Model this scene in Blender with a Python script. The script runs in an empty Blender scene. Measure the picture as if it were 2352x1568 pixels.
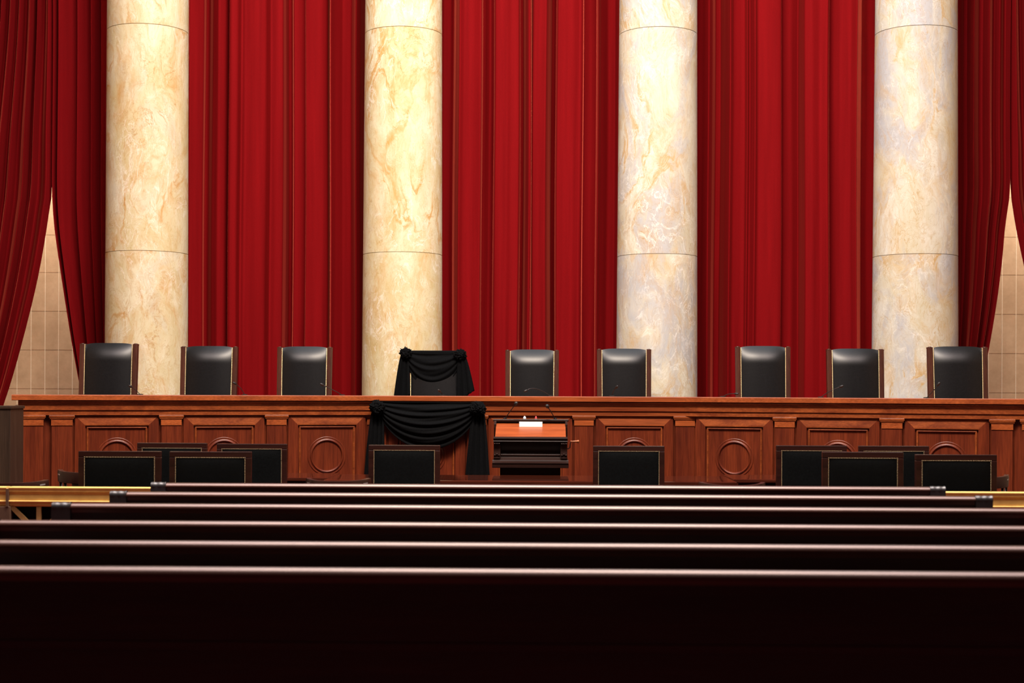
import bpy, math, random
from mathutils import Vector, Matrix, noise as mnoise
random.seed(7)
S = bpy.context.scene
COL = S.collection
PI = math.pi
# ------------------------------------------------------------------ camera
F = 3500.0            # focal length in pixels of a 2352 wide frame
PPX, PPY = 1176.0, 895.0
EYE = 1.60
YAW, ROLL = 0.01914, 0.0042
RM = Matrix.Rotation(YAW, 3, 'Z') @ Matrix.Rotation(PI/2, 3, 'X') @ Matrix.Rotation(ROLL, 3, 'Z')
cd = bpy.data.cameras.new('camera'); cam = bpy.data.objects.new('camera', cd); COL.objects.link(cam)
cam.matrix_world = Matrix.Translation((0, 0, EYE)) @ RM.to_4x4()
cd.sensor_width = 36.0; cd.lens = F/2352*36.0
cd.shift_x = 0; cd.shift_y = (PPY-784)/2352
cd.clip_start = 0.05; cd.clip_end = 100
cd.dof.use_dof = True; cd.dof.focus_distance = 17.6; cd.dof.aperture_fstop = 2.6
S.camera = cam
S.view_settings.view_transform = 'Standard'
S.view_settings.look = 'None'

def ray(px, py): return RM @ Vector(((px-PPX)/F, -(py-PPY)/F, -1))
def W(px, py, Y):
    d = ray(px, py); t = Y/d.y
    return Vector((d.x*t, Y, EYE+d.z*t))
def X(px, Y, py=900): return W(px, py, Y).x
def ZH(py, Y, px=1176): return W(px, py, Y).z
EYZ = EYE
# ------------------------------------------------------------------ mesh builder
class MB:
    def __init__(s): s.v = []; s.f = []
    def add(s, vs, fs):
        o = len(s.v); s.v += [tuple(v) for v in vs]; s.f += [tuple(i+o for i in f) for f in fs]; return s
    def box(s, x0, x1, y0, y1, z0, z1):
        return s.add([(x0,y0,z0),(x1,y0,z0),(x1,y1,z0),(x0,y1,z0),(x0,y0,z1),(x1,y0,z1),(x1,y1,z1),(x0,y1,z1)],
                     [(0,3,2,1),(4,5,6,7),(0,1,5,4),(1,2,6,5),(2,3,7,6),(3,0,4,7)])
    def grid(s, fn, nu, nv, closeu=False):
        vs = [fn(i/nu, j/nv) for j in range(nv+1) for i in range(nu+(0 if closeu else 1))]
        n = nu if closeu else nu+1
        fs = []
        for j in range(nv):
            for i in range(nu):
                a = j*n+i; b = j*n+(i+1) % n
                fs.append((a, b, b+n, a+n))
        return s.add(vs, fs)
    def tube(s, pts, r, n=8, cap=True):
        pts = [Vector(p) for p in pts]; m = len(pts)
        rr = r if isinstance(r, (list, tuple)) else [r]*m
        vs = []; up = None
        for i, p in enumerate(pts):
            t = (pts[min(i+1, m-1)]-pts[max(i-1, 0)]).normalized()
            if up is None: up = Vector((0,0,1)) if abs(t.z) < .9 else Vector((1,0,0))
            a = t.cross(up).normalized(); b = a.cross(t).normalized(); up = b
            for k in range(n):
                q = 2*PI*k/n
                vs.append(p + (a*math.cos(q)+b*math.sin(q))*rr[i])
        fs = [(i*n+k, i*n+(k+1) % n, (i+1)*n+(k+1) % n, (i+1)*n+k) for i in range(m-1) for k in range(n)]
        if cap: fs += [tuple(range(n-1, -1, -1)), tuple(range((m-1)*n, m*n))]
        return s.add(vs, fs)
    def lathe(s, prof, c=(0,0,0), n=24, axis='z', cap=True):
        vs = []
        for r, h in prof:
            for k in range(n):
                q = 2*PI*k/n; a, b = r*math.cos(q), r*math.sin(q)
                p = {'z': (a, b, h), 'y': (a, h, b), 'x': (h, a, b)}[axis]
                vs.append((p[0]+c[0], p[1]+c[1], p[2]+c[2]))
        m = len(prof)
        fs = [(i*n+k, i*n+(k+1) % n, (i+1)*n+(k+1) % n, (i+1)*n+k) for i in range(m-1) for k in range(n)]
        if cap: fs += [tuple(range(n-1, -1, -1)), tuple(range((m-1)*n, m*n))]
        return s.add(vs, fs)
    def prism(s, poly, a0, a1, axis='x'):
        n = len(poly)
        def p(u, v, a): return {'x': (a, u, v), 'y': (u, a, v), 'z': (u, v, a)}[axis]
        vs = [p(u, v, a0) for u, v in poly]+[p(u, v, a1) for u, v in poly]
        return s.add(vs, [tuple(range(n-1, -1, -1)), tuple(range(n, 2*n))]+[(i, (i+1) % n, n+(i+1) % n, n+i) for i in range(n)])
    def dome(s, c, r, d=(0,-1,0), n=6):
        d = Vector(d); a = d.orthogonal().normalized(); b = d.cross(a); c = Vector(c)
        vs = [c+(a*math.cos(2*PI*k/n)+b*math.sin(2*PI*k/n))*r for k in range(n)]
        vs += [c+(a*math.cos(2*PI*k/n)+b*math.sin(2*PI*k/n))*r*.65+d*r*.55 for k in range(n)]
        vs.append(c+d*r*.8)
        fs = [(k, (k+1) % n, n+(k+1) % n, n+k) for k in range(n)]+[(n+k, n+(k+1) % n, 2*n) for k in range(n)]
        return s.add(vs, fs)
    def build(s, name, mat, parent=None, smooth=False, bevel=0, sub=0, ang=None):
        me = bpy.data.meshes.new(name); me.from_pydata(s.v, [], s.f); me.validate(); 
        import bmesh
        bm = bmesh.new(); bm.from_mesh(me); bmesh.ops.recalc_face_normals(bm, faces=bm.faces); bm.to_mesh(me); bm.free()
        me.materials.append(mat)
        o = bpy.data.objects.new(name, me); COL.objects.link(o)
        if parent: o.parent = parent
        if smooth: me.polygons.foreach_set('use_smooth', [True]*len(me.polygons))
        if bevel:
            b = o.modifiers.new('bevel', 'BEVEL'); b.width = bevel; b.segments = 2; b.limit_method = 'ANGLE'; b.angle_limit = .6
        if sub:
            b = o.modifiers.new('sub', 'SUBSURF'); b.levels = sub; b.render_levels = sub
        if smooth and ang:
            me.set_sharp_from_angle(angle=ang)
        return o
def tag(o, label, cat, group=None, kind=None):
    o['label'] = label; o['category'] = cat
    if group: o['group'] = group
    if kind: o['kind'] = kind
    return o
def thing(name, label, cat, loc=(0,0,0), rz=0, group=None):
    o = bpy.data.objects.new(name, None); COL.objects.link(o)
    o.empty_display_size = .1; o.location = loc; o.rotation_euler = (0, 0, rz)
    return tag(o, label, cat, group)
def struct(o): o['kind'] = 'structure'; return o
def dup(root, loc, rz, label, scale=(1,1,1)):
    r = root.copy(); COL.objects.link(r); r.location = loc; r.rotation_euler = (0, 0, rz); r.scale = scale; r['label'] = label
    for ch in list(root.children):
        c = ch.copy(); COL.objects.link(c); c.parent = r
        for g in list(ch.children):
            d = g.copy(); COL.objects.link(d); d.parent = c
    return r
# ------------------------------------------------------------------ materials
def newmat(name):
    m = bpy.data.materials.new(name); m.use_nodes = True; nt = m.node_tree
    return m, nt, nt.nodes['Principled BSDF']
def N(nt, t, **k):
    n = nt.nodes.new(t)
    for a, b in k.items():
        if a in n.inputs.keys(): n.inputs[a].default_value = b
        else: setattr(n, a, b)
    return n
def ramp(nt, src, stops, interp='LINEAR'):
    r = nt.nodes.new('ShaderNodeValToRGB'); r.color_ramp.interpolation = interp
    e = r.color_ramp.elements
    while len(e) < len(stops): e.new(.5)
    for i, (p, c) in enumerate(stops):
        e[i].position = p; e[i].color = c if len(c) == 4 else (*c, 1)
    nt.links.new(src, r.inputs[0]); return r
def mix(nt, fac, a, b, mode='MIX'):
    m = nt.nodes.new('ShaderNodeMix'); m.data_type = 'RGBA'; m.blend_type = mode
    for sock, v in ((m.inputs[0], fac), (m.inputs[6], a), (m.inputs[7], b)):
        if hasattr(v, 'links'): nt.links.new(v, sock)
        else: sock.default_value = v if not isinstance(v, tuple) or len(v) == 4 else (*v, 1)
    return m.outputs[2]
def plain(name, c, rough=.5, metal=0, sheen=0, spec=.5, noise=0, nscale=40, coat=0):
    m, nt, b = newmat(name)
    b.inputs['Roughness'].default_value = rough; b.inputs['Metallic'].default_value = metal
    b.inputs['Specular IOR Level'].default_value = spec
    b.inputs['Sheen Weight'].default_value = sheen; b.inputs['Coat Weight'].default_value = coat
    tc = N(nt, 'ShaderNodeTexCoord'); nz = N(nt, 'ShaderNodeTexNoise', Scale=nscale, Detail=4.0)
    nt.links.new(tc.outputs['Object'], nz.inputs['Vector'])
    r = ramp(nt, nz.outputs[0], [(.3, tuple(x*(1-noise) for x in c)), (.7, tuple(min(1, x*(1+noise)) for x in c))])
    nt.links.new(r.outputs[0], b.inputs['Base Color'])
    return m
def wood(name, dark, light, rough=.35, axis='x', sc=9, spec=.5, coat=.0):
    m, nt, b = newmat(name)
    tc = N(nt, 'ShaderNodeTexCoord'); mp = N(nt, 'ShaderNodeMapping')
    s = {'x': (sc*.05, sc, sc), 'z': (sc, sc, sc*.05), 'y': (sc, sc*.05, sc)}[axis]
    mp.inputs['Scale'].default_value = s
    nt.links.new(tc.outputs['Object'], mp.inputs[0])
    n1 = N(nt, 'ShaderNodeTexNoise', Scale=1.0, Detail=6.0, Roughness=.6, Distortion=.6)
    n2 = N(nt, 'ShaderNodeTexNoise', Scale=9.0, Detail=4.0, Roughness=.6)
    nt.links.new(mp.outputs[0], n1.inputs['Vector']); nt.links.new(mp.outputs[0], n2.inputs['Vector'])
    r1 = ramp(nt, n1.outputs[0], [(.32, dark), (.68, light)])
    r2 = ramp(nt, n2.outputs[0], [(.35, (.72,.72,.72)), (.65, (1.1,1.1,1.1))])
    nt.links.new(mix(nt, 1.0, r1.outputs[0], r2.outputs[0], 'MULTIPLY'), b.inputs['Base Color'])
    b.inputs['Roughness'].default_value = rough; b.inputs['Specular IOR Level'].default_value = spec
    b.inputs['Coat Weight'].default_value = coat; b.inputs['Coat Roughness'].default_value = .15
    return m
def velvet(name, c, sheen=.5):
    m, nt, b = newmat(name)
    tc = N(nt, 'ShaderNodeTexCoord'); mp = N(nt, 'ShaderNodeMapping'); mp.inputs['Scale'].default_value = (14, 14, .5)
    nt.links.new(tc.outputs['Object'], mp.inputs[0])
    nz = N(nt, 'ShaderNodeTexNoise', Scale=1.0, Detail=4.0); nt.links.new(mp.outputs[0], nz.inputs['Vector'])
    n2 = N(nt, 'ShaderNodeTexNoise', Scale=260.0, Detail=2.0); nt.links.new(tc.outputs['Object'], n2.inputs['Vector'])
    r = ramp(nt, nz.outputs[0], [(.3, tuple(x*.88 for x in c)), (.7, tuple(x*1.08 for x in c))])
    r2 = ramp(nt, n2.outputs[0], [(.3, (.8,.8,.8)), (.7, (1.15,1.15,1.15))])
    nt.links.new(mix(nt, 1.0, r.outputs[0], r2.outputs[0], 'MULTIPLY'), b.inputs['Base Color'])
    b.inputs['Roughness'].default_value = .85; b.inputs['Specular IOR Level'].default_value = .03
    b.inputs['Sheen Weight'].default_value = sheen; b.inputs['Sheen Roughness'].default_value = .22
    b.inputs['Sheen Tint'].default_value = (.95, .13, .08, 1)
    return m
def marble(name, seed, cream, pale, amber, grey, amt_amber, amt_white, amt_grey):
    m, nt, b = newmat(name)
    tc = N(nt, 'ShaderNodeTexCoord'); oi = N(nt, 'ShaderNodeObjectInfo')
    ml = N(nt, 'ShaderNodeMath', operation='MULTIPLY'); ml.inputs[1].default_value = 37.0
    nt.links.new(oi.outputs['Random'], ml.inputs[0])
    cx = N(nt, 'ShaderNodeCombineXYZ'); 
    for i in range(3): nt.links.new(ml.outputs[0], cx.inputs[i])
    va = N(nt, 'ShaderNodeVectorMath', operation='ADD'); nt.links.new(tc.outputs['Object'], va.inputs[0]); nt.links.new(cx.outputs[0], va.inputs[1])
    mp = N(nt, 'ShaderNodeMapping'); mp.inputs['Location'].default_value = (seed, seed*2, seed*.7)
    mp.inputs['Rotation'].default_value = (.5, .35, .2); mp.inputs['Scale'].default_value = (1.0, 1.0, .55)
    nt.links.new(va.outputs[0], mp.inputs[0])
    def dist(vec, sc, amt, det):
        dn = N(nt, 'ShaderNodeTexNoise', Scale=sc, Detail=det, Roughness=.6); nt.links.new(vec, dn.inputs['Vector'])
        ds = N(nt, 'ShaderNodeVectorMath', operation='SCALE'); ds.inputs['Scale'].default_value = amt
        nt.links.new(dn.outputs[1], ds.inputs[0])
        dv = N(nt, 'ShaderNodeVectorMath', operation='ADD'); nt.links.new(vec, dv.inputs[0]); nt.links.new(ds.outputs[0], dv.inputs[1])
        return dv.outputs[0]
    d1 = dist(mp.outputs[0], 1.3, .45, 3.0)
    d2 = dist(d1, 7.0, .07, 6.0)
    st = N(nt, 'ShaderNodeMapping'); st.inputs['Scale'].default_value = (16, 16, 2.2); nt.links.new(d2, st.inputs[0])
    def noise(sc, det, ro, di, vec=None):
        n = N(nt, 'ShaderNodeTexNoise', Scale=sc, Detail=det, Roughness=ro, Distortion=di); nt.links.new(vec or d2, n.inputs['Vector']); return n.outputs[0]
    def rmp(src, *st): return ramp(nt, src, [(p, (c,)*3) for p, c in st]).outputs[0]
    k = 0.0
    base = ramp(nt, noise(2.2, 12.0, .68, .4), [(.38, cream), (.62, pale)]).outputs[0]
    c = mix(nt, rmp(noise(1.5, 9.0, .66, .8), (.55-.10*amt_grey, 0), (.68-.08*amt_grey, .9*amt_grey)), base, grey)
    # diffuse amber staining
    c = mix(nt, rmp(noise(2.0, 14.0, .76, 1.0), (.50, 0), (.70, .75*amt_amber)), c, amber)
    # fine vertical streaks
    c = mix(nt, rmp(noise(1.0, 8.0, .7, .3, st.outputs[0]), (.50, 0), (.72, .45*amt_amber)), c, amber)
    # amber bands with one crisp edge
    msk = rmp(noise(1.1, 5.0, .6, 0), (.46, 0), (.60, 1))
    band = rmp(noise(1.5, 6.0, .55, .9), (.455, 0), (.492, .95*amt_amber), (.505, .55*amt_amber), (.515, 0))
    c = mix(nt, mix(nt, 1.0, band, msk, 'MULTIPLY'), c, amber)
    band2 = rmp(noise(3.4, 7.0, .6, 1.2), (.478, 0), (.498, .8*amt_amber), (.506, 0))
    c = mix(nt, mix(nt, 1.0, band2, rmp(noise(1.8, 4.0, .6, 0), (.47, 0), (.62, 1)), 'MULTIPLY'), c, tuple(a*.8 for a in amber))
    # white calcite veins and patches
    wv = rmp(noise(2.7, 7.0, .62, 1.6), (.480, 0), (.497, .7*amt_white), (.504, .4*amt_white), (.516, 0))
    c = mix(nt, mix(nt, 1.0, wv, rmp(noise(1.4, 5.0, .6, .3), (.44, 0), (.58, 1)), 'MULTIPLY'), c, (.86,.84,.79))
    c = mix(nt, rmp(noise(4.5, 10.0, .7, 1.5), (.60, 0), (.72, .8*amt_white)), c, (.86,.84,.79))
    # small dark scratches
    c = mix(nt, rmp(noise(6.0, 6.0, .6, 2.0), (.485, 0), (.5, .35), (.512, 0)), c, tuple(a*.62 for a in amber)) if amt_amber > .6 else mix(nt, mix(nt, 1.0, rmp(noise(2.4, 5.0, .6, 1.5), (.48, 0), (.5, .5), (.515, 0)), rmp(noise(1.7, 4.0, .6, 0), (.5, 0), (.62, 1)), 'MULTIPLY'), c, tuple(a*.7 for a in grey))
    nt.links.new(c, b.inputs['Base Color'])
    b.inputs['Roughness'].default_value = .40; b.inputs['Specular IOR Level'].default_value = .15
    return m
def stone(name):
    m, nt, b = newmat(name)
    tc = N(nt, 'ShaderNodeTexCoord')
    n1 = N(nt, 'ShaderNodeTexNoise', Scale=3.0, Detail=10.0, Roughness=.7); nt.links.new(tc.outputs['Object'], n1.inputs['Vector'])
    r = ramp(nt, n1.outputs[0], [(.3, (.36,.235,.14)), (.7, (.50,.345,.225))])
    nt.links.new(r.outputs[0], b.inputs['Base Color']); b.inputs['Roughness'].default_value = .6
    return m

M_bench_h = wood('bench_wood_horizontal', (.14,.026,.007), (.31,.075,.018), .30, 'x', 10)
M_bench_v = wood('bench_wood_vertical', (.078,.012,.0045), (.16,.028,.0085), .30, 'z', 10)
M_bench_o = wood('bench_wood_orange', (.22,.045,.011), (.36,.085,.02), .32, 'x', 10)
M_dark = wood('dark_mahogany', (.018,.004,.003), (.040,.009,.006), .28, 'x', 12)
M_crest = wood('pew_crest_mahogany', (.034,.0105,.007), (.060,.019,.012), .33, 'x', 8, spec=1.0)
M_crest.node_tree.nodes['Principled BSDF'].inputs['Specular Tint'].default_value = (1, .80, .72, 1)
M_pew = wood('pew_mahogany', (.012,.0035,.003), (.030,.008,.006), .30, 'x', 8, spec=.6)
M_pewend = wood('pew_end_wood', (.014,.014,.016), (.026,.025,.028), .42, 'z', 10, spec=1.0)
M_chairwood = wood('chair_mahogany', (.036,.011,.007), (.075,.022,.012), .30, 'z', 12)
M_attwood = wood('counsel_chair_mahogany', (.015,.004,.003), (.031,.0085,.006), .30, 'x', 12)
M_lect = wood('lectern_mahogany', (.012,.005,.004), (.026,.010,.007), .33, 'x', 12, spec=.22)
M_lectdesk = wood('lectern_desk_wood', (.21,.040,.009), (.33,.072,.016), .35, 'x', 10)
M_table = wood('table_mahogany', (.035,.008,.005), (.07,.016,.008), .04, 'x', 8, spec=.7)
M_deskside = wood('side_desk_wood', (.024,.014,.009), (.044,.026,.016), .4, 'z', 9)
M_handle = wood('crank_wood', (.25,.07,.02), (.4,.13,.04), .35, 'x', 20)
M_leather = plain('black_leather', (.0045,.0045,.0052), .34, spec=.36, noise=.3, nscale=60)
M_leather_d = plain('counsel_black_leather', (.0022,.003,.0033), .5, spec=.10, noise=.3, nscale=60)
M_brassnail = plain('brass_nails', (.85,.66,.36), .3, metal=.5, noise=.1)
M_brass = plain('gilt_brass', (.95,.62,.19), .36, metal=.15, noise=.12, nscale=12)
M_bronze = plain('bronze_lattice', (.42,.25,.09), .45, metal=.3, noise=.2, nscale=15)
M_black = plain('black_crepe', (.003,.0033,.0038), .8, spec=.04, sheen=.01, noise=.3, nscale=90)
M_mic = plain('microphone_black', (.006,.006,.007), .5, noise=.2)
M_mics = plain('microphone_stem', (.03,.03,.03), .3, metal=.6, noise=.1)
M_white = plain('white_card', (.92,.90,.82), .6, noise=.02)
M_lampw = plain('white_lens', (.8,.8,.85), .2, noise=.02)
M_lampr = plain('red_lens', (.65,.06,.06), .2, noise=.05)
M_post = plain('dark_bronze_post', (.10,.055,.035), .5, noise=.2, nscale=10)
M_nail2 = plain('dull_brass_nails', (.50,.38,.22), .4, metal=.3, noise=.1)
M_silver = plain('silver_plate', (.55,.55,.58), .35, metal=.7, noise=.05)
M_velvet = velvet('red_velvet', (.172,.0034,.0048), .55)
M_velvet_shade = velvet('red_velvet_shaded', (.145,.003,.0045), .5)  # same velvet darkened in colour to imitate the shade in the side bays
M_carpet = plain('red_carpet', (.06,.008,.01), .95, noise=.4, nscale=120, spec=.1)
M_stone = stone('tan_limestone')
M_groove = plain('stone_joint', (.30,.18,.10), .8, noise=.1)
M_pale_line = plain('pale_line', (.66,.55,.43), .5, noise=.1)
M_ceil = plain('ceiling_plaster', (.11,.08,.055), .9, noise=.1, nscale=3)
M_wallside = plain('side_wall_stone', (.28,.19,.12), .8, noise=.15, nscale=4)
M_rear = plain('rear_drape', (.05,.01,.01), .9, noise=.2, nscale=5)
MARB = [marble('marble_amber', 3.1, (.55,.455,.26), (.66,.59,.42), (.48,.225,.04), (.49,.465,.425), .95, .55, .40),
        marble('marble_cream', 8.3, (.57,.475,.26), (.685,.63,.445), (.51,.255,.045), (.62,.585,.525), .85, .80, .35),
        marble('marble_white', 5.7, (.54,.49,.355), (.64,.605,.51), (.50,.29,.08), (.42,.425,.445), .80, .80, .95),
        marble('marble_grey', 11.9, (.52,.47,.345), (.61,.58,.50), (.49,.29,.08), (.40,.40,.42), .85, .5, 1.0)]
# ------------------------------------------------------------------ room shell
WBY = 23.2
struct(MB().box(-11, 11, -4, WBY+.3, -.1, 0).build('floor', M_carpet))
struct(MB().box(-11, 11, -4, WBY+.3, 12.5, 12.6).build('ceiling', M_ceil))
struct(MB().box(-11, -10.9, -4, WBY+.3, 0, 12.5).build('wall_left', M_wallside))
struct(MB().box(10.9, 11, -4, WBY+.3, 0, 12.5).build('wall_right', M_wallside))
struct(MB().box(-10.9, 10.9, -4, -3.9, 0, 12.5).build('wall_rear', M_rear))
wb = struct(MB().box(-10.9, 10.9, WBY, WBY+.3, 0, 12.5).build('wall_back', M_stone))
g = MB()
for py in (450, 539, 625, 714, 803, 892, 981):
    z = ZH(py, WBY, 100); g.box(-10.8, 10.8, WBY-.0006, WBY+.001, z-.004, z+.004)
g.build('stone_joint', M_groove, wb)
g = MB()
for px in (39, 71, 103, 134, 166, 2270, 2301, 2333, 2365):
    x = X(px, WBY); g.box(x-.005, x+.005, WBY-.001, WBY+.001, 0, 6.0)
g.build('pale_wall_lines', M_pale_line, wb)  # thin pale vertical lines on the back wall
DAIS = .72
# ------------------------------------------------------------------ bench path
BY = 18.2; TH = math.radians(18)
BL = Vector((X(866, BY), BY, 0)); BR = Vector((X(1573, BY), BY, 0))
dL = Vector((math.cos(TH), math.sin(TH), 0)); dC = Vector((1, 0, 0)); dR = Vector((math.cos(TH), -math.sin(TH), 0))
def nrm(d): return Vector((d.y, -d.x, 0))
def t_px(O, d, px):
    r = ray(px, 1000); # vertical plane through O along d: solve s*r = O + t d (x,y)
    det = r.x*(-d.y)+r.y*d.x
    s = (O.x*(-d.y)+O.y*d.x)/det
    return ((r.x*s-O.x)*d.x+(r.y*s-O.y)*d.y)
tLe = t_px(BL, dL, 46); tRe = -tLe
LE = BL+dL*tLe; RE = BR+dR*tRe
bench = thing('judicial_bench', 'long winged mahogany bench with round medallions on its front panels, beneath the marble columns', 'bench', (0,0,0))
def sweep(mb, path, prof, closed=False):
    n = len(path); offs = []
    for i in range(n):
        a = (path[i]-path[i-1]).normalized() if i > 0 else None
        b = (path[i+1]-path[i]).normalized() if i < n-1 else None
        if a is None: o = nrm(b)
        elif b is None: o = nrm(a)
        else:
            na, nb = nrm(a), nrm(b); o = (na+nb); o = o/(o.length_squared/2) if o.length > .01 else na
        offs.append(o)
    m = len(prof); vs = []
    for i in range(n):
        for (nn, z) in prof: vs.append(path[i]+offs[i]*nn+Vector((0,0,z)))
    fs = [(i*m+j, (i+1)*m+j, (i+1)*m+(j+1) % m, i*m+(j+1) % m) for i in range(n-1) for j in range(m)]
    fs += [tuple(range(m)), tuple(range((n-1)*m, n*m))][::-1]
    return mb.add(vs, fs)
hb = lambda py: ZH(py, BY, 1450)
zt, zs, zm, zf1, zf2 = hb(911), hb(923), hb(934), hb(944), hb(955)
back = lambda p, d: p - nrm(d)*.62
path = [back(LE, dL), LE, BL, BR, RE, back(RE, dR)]
D = -.60
sweep(MB(), [LE-dL*.09, BL, BR, RE+dR*.09], [(D, zt-.03), (D, zt), (.094, zt), (.100, zt-.006), (.100, zs+.004), (.096, zs), (.06, zs), (.06, zt-.03)]).build('bench_top', M_bench_o, bench)
sweep(MB(), [LE-dL*.02, BL, BR, RE+dR*.02], [(-.02, zs+.01), (.072, zs+.01), (.072, zs-.006), (.084, zs-.008), (.084, zs-.016), (.072, zs-.024), (.072, zs-.030), (.060, zs-.040), (.060, zs-.046), (.052, zs-.050), (.052, zm), (-.02, zm)]).build('cornice', M_bench_h, bench)
sweep(MB(), path, [(-.02, zm), (.050, zm), (.050, zf1), (-.02, zf1)]).build('frieze', M_bench_h, bench)
sweep(MB(), path, [(-.02, zf1), (.044, zf1), (.044, zf1-.002), (.036, zf1-.006), (.036, zf2), (-.02, zf2)]).build('frieze', M_bench_h, bench)
sweep(MB(), path, [(-.06, .02), (-.025, .02), (-.025, zf2), (-.06, zf2)]).build('bench_carcass', M_bench_v, bench)
sweep(MB(), path, [(-.03, 0), (.06, 0), (.06, .24), (.03, .28), (-.03, .28)]).build('plinth', M_bench_v, bench)
def lbox(mb, O, d, t0, t1, n0, n1, z0, z1):
    n = nrm(d)
    vs = [O+d*t+n*q+Vector((0,0,z)) for z in (z0, z1) for (t, q) in ((t0,n0),(t1,n0),(t1,n1),(t0,n1))]
    return mb.add(vs, [(0,3,2,1),(4,5,6,7),(0,1,5,4),(1,2,6,5),(2,3,7,6),(3,0,4,7)])
zc, zn = hb(967), hb(977.5)
PB = .28
def pilaster(O, d, t):
    w = .112
    m = MB(); lbox(m, O, d, t-w, t+w, -.025, .022, PB, zn); p = m.build('pilaster', M_bench_v, bench, bevel=.004)
    m = MB(); lbox(m, O, d, t-w-.004, t+w+.004, -.025, .030, zn, zc+.006); m.build('pilaster_neck', M_bench_o, p)
    m = MB()
    lbox(m, O, d, t-w-.028, t+w+.028, -.02, .040, zc+.034, zf2)
    lbox(m, O, d, t-w-.020, t+w+.020, -.02, .034, zc+.018, zc+.034)
    lbox(m, O, d, t-w-.008, t+w+.008, -.02, .026, zc+.004, zc+.018)
    m.build('capital', M_bench_h, p, bevel=.003)
def ringrect(mb, O, d, t0, t1, z0, z1, prof, sides=(0, 1, 2, 3)):
    n = nrm(d); vs = []
    if len(sides) == 1:      # one side only: no spare corner points
        for (ins, q) in prof:
            for t in (t1-ins, t0+ins): vs.append(O+d*t+n*q+Vector((0,0,z1-ins)))
        return mb.add(vs, [(i*2, i*2+1, i*2+3, i*2+2) for i in range(len(prof)-1)])
    for (ins, q) in prof:
        for (t, z) in ((t0+ins, z0+ins), (t1-ins, z0+ins), (t1-ins, z1-ins), (t0+ins, z1-ins)):
            vs.append(O+d*t+n*q+Vector((0,0,z)))
    fs = [(i*4+k, i*4+(k+1) % 4, (i+1)*4+(k+1) % 4, (i+1)*4+k) for i in range(len(prof)-1) for k in sides]
    return mb.add(vs, fs)
def bay(O, d, t0, t1):
    n = nrm(d)
    m = MB(); zb = .34; z1 = zf2-.004
    pr = [(0,-.03),(.0,.006),(.10,.020),(.113,.020),(.116,-.006),(.128,-.006)]
    ringrect(m, O, d, t0, t1, zb, z1, pr, (0, 1, 3))
    pf = m.build('panel_frame', M_bench_v, bench)
    m = MB(); ringrect(m, O, d, t0, t1, zb, z1, pr, (2,)); m.build('top_rail', M_bench_h, pf)
    m = MB()
    ringrect(m, O, d, t0+.128, t1-.128, zb+.128, z1-.128, [(0,-.006),(.004,.008),(.012,.010),(.018,.004),(.024,-.014)])
    m.build('bead_moulding', M_bench_h, pf)
    m = MB(); lbox(m, O, d, t0+.15, t1-.15, -.03, -.013, zb+.15, z1-.15)
    pn = m.build('panel', M_bench_v, pf)
    tc = (t0+t1)/2; zz = hb(1048.5)
    def tor(mb, prof, ns=64):
        mm = len(prof)
        vs = [O+d*(tc+r*math.cos(2*PI*k/ns))+n*q+Vector((0,0,zz+r*math.sin(2*PI*k/ns))) for k in range(ns) for (r, q) in prof]
        fs = [(k*mm+j, ((k+1) % ns)*mm+j, ((k+1) % ns)*mm+j+1, k*mm+j+1) for k in range(ns) for j in range(mm-1)]
        mb.add(vs, fs)
    m = MB(); tor(m, [(.230,-.014),(.227,-.007),(.222,-.005),(.214,-.008),(.204,-.009),(.197,-.006),(.192,.004),(.187,.007),(.182,.004),(.179,-.006),(.172,-.014)])
    m.build('medallion_ring', M_bench_v, pn, smooth=True)
pw = .140
cP = [t_px(BL, dC, p) for p in (866, 1095, 1341, 1573)]
for t in cP: pilaster(BL, dC, t)
for a, b in zip(cP, cP[1:]): bay(BL, dC, a+pw, b-pw)
lP = [0]+[t_px(BL, dL, p) for p in (634.5, 393, 142)]
for t in lP[1:]: pilaster(BL, dL, t)
for a, b in zip(lP, lP[1:]): bay(BL, dL, b+pw, a-pw)
pilaster(BL, dL, t_px(BL, dL, 75))
rP = [0]+[t_px(BR, dR, p) for p in (1803, 2049, 2302)]
for t in rP[1:]: pilaster(BR, dR, t)
for a, b in zip(rP, rP[1:]): bay(BR, dR, a+pw, b-pw)
pilaster(BR, dR, -t_px(BL, dL, 75))
def benchY(x):
    if x < BL.x: return BY-(BL.x-x)*math.tan(TH)
    if x > BR.x: return BY-(x-BR.x)*math.tan(TH)
    return BY
def bench_X(px, off):     # x, y of the point `off` behind the bench front seen at column px
    y = BY
    for _ in range(8):
        x = X(px, y); y = benchY(x)+off
    return X(px, y), y
# raised floor behind the bench
e0 = LE-nrm(dL)*.64; e1 = BL-(nrm(dL)+nrm(dC)).normalized()*.65; e2 = BR-(nrm(dR)+nrm(dC)).normalized()*.65; e3 = RE-nrm(dR)*.64
poly = [(e0.x, e0.y), (e1.x, e1.y), (e2.x, e2.y), (e3.x, e3.y), (e3.x, 20.05), (e0.x, 20.05)]
struct(MB().prism(poly, 0.0, DAIS, 'z').build('platform', M_carpet))
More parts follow.
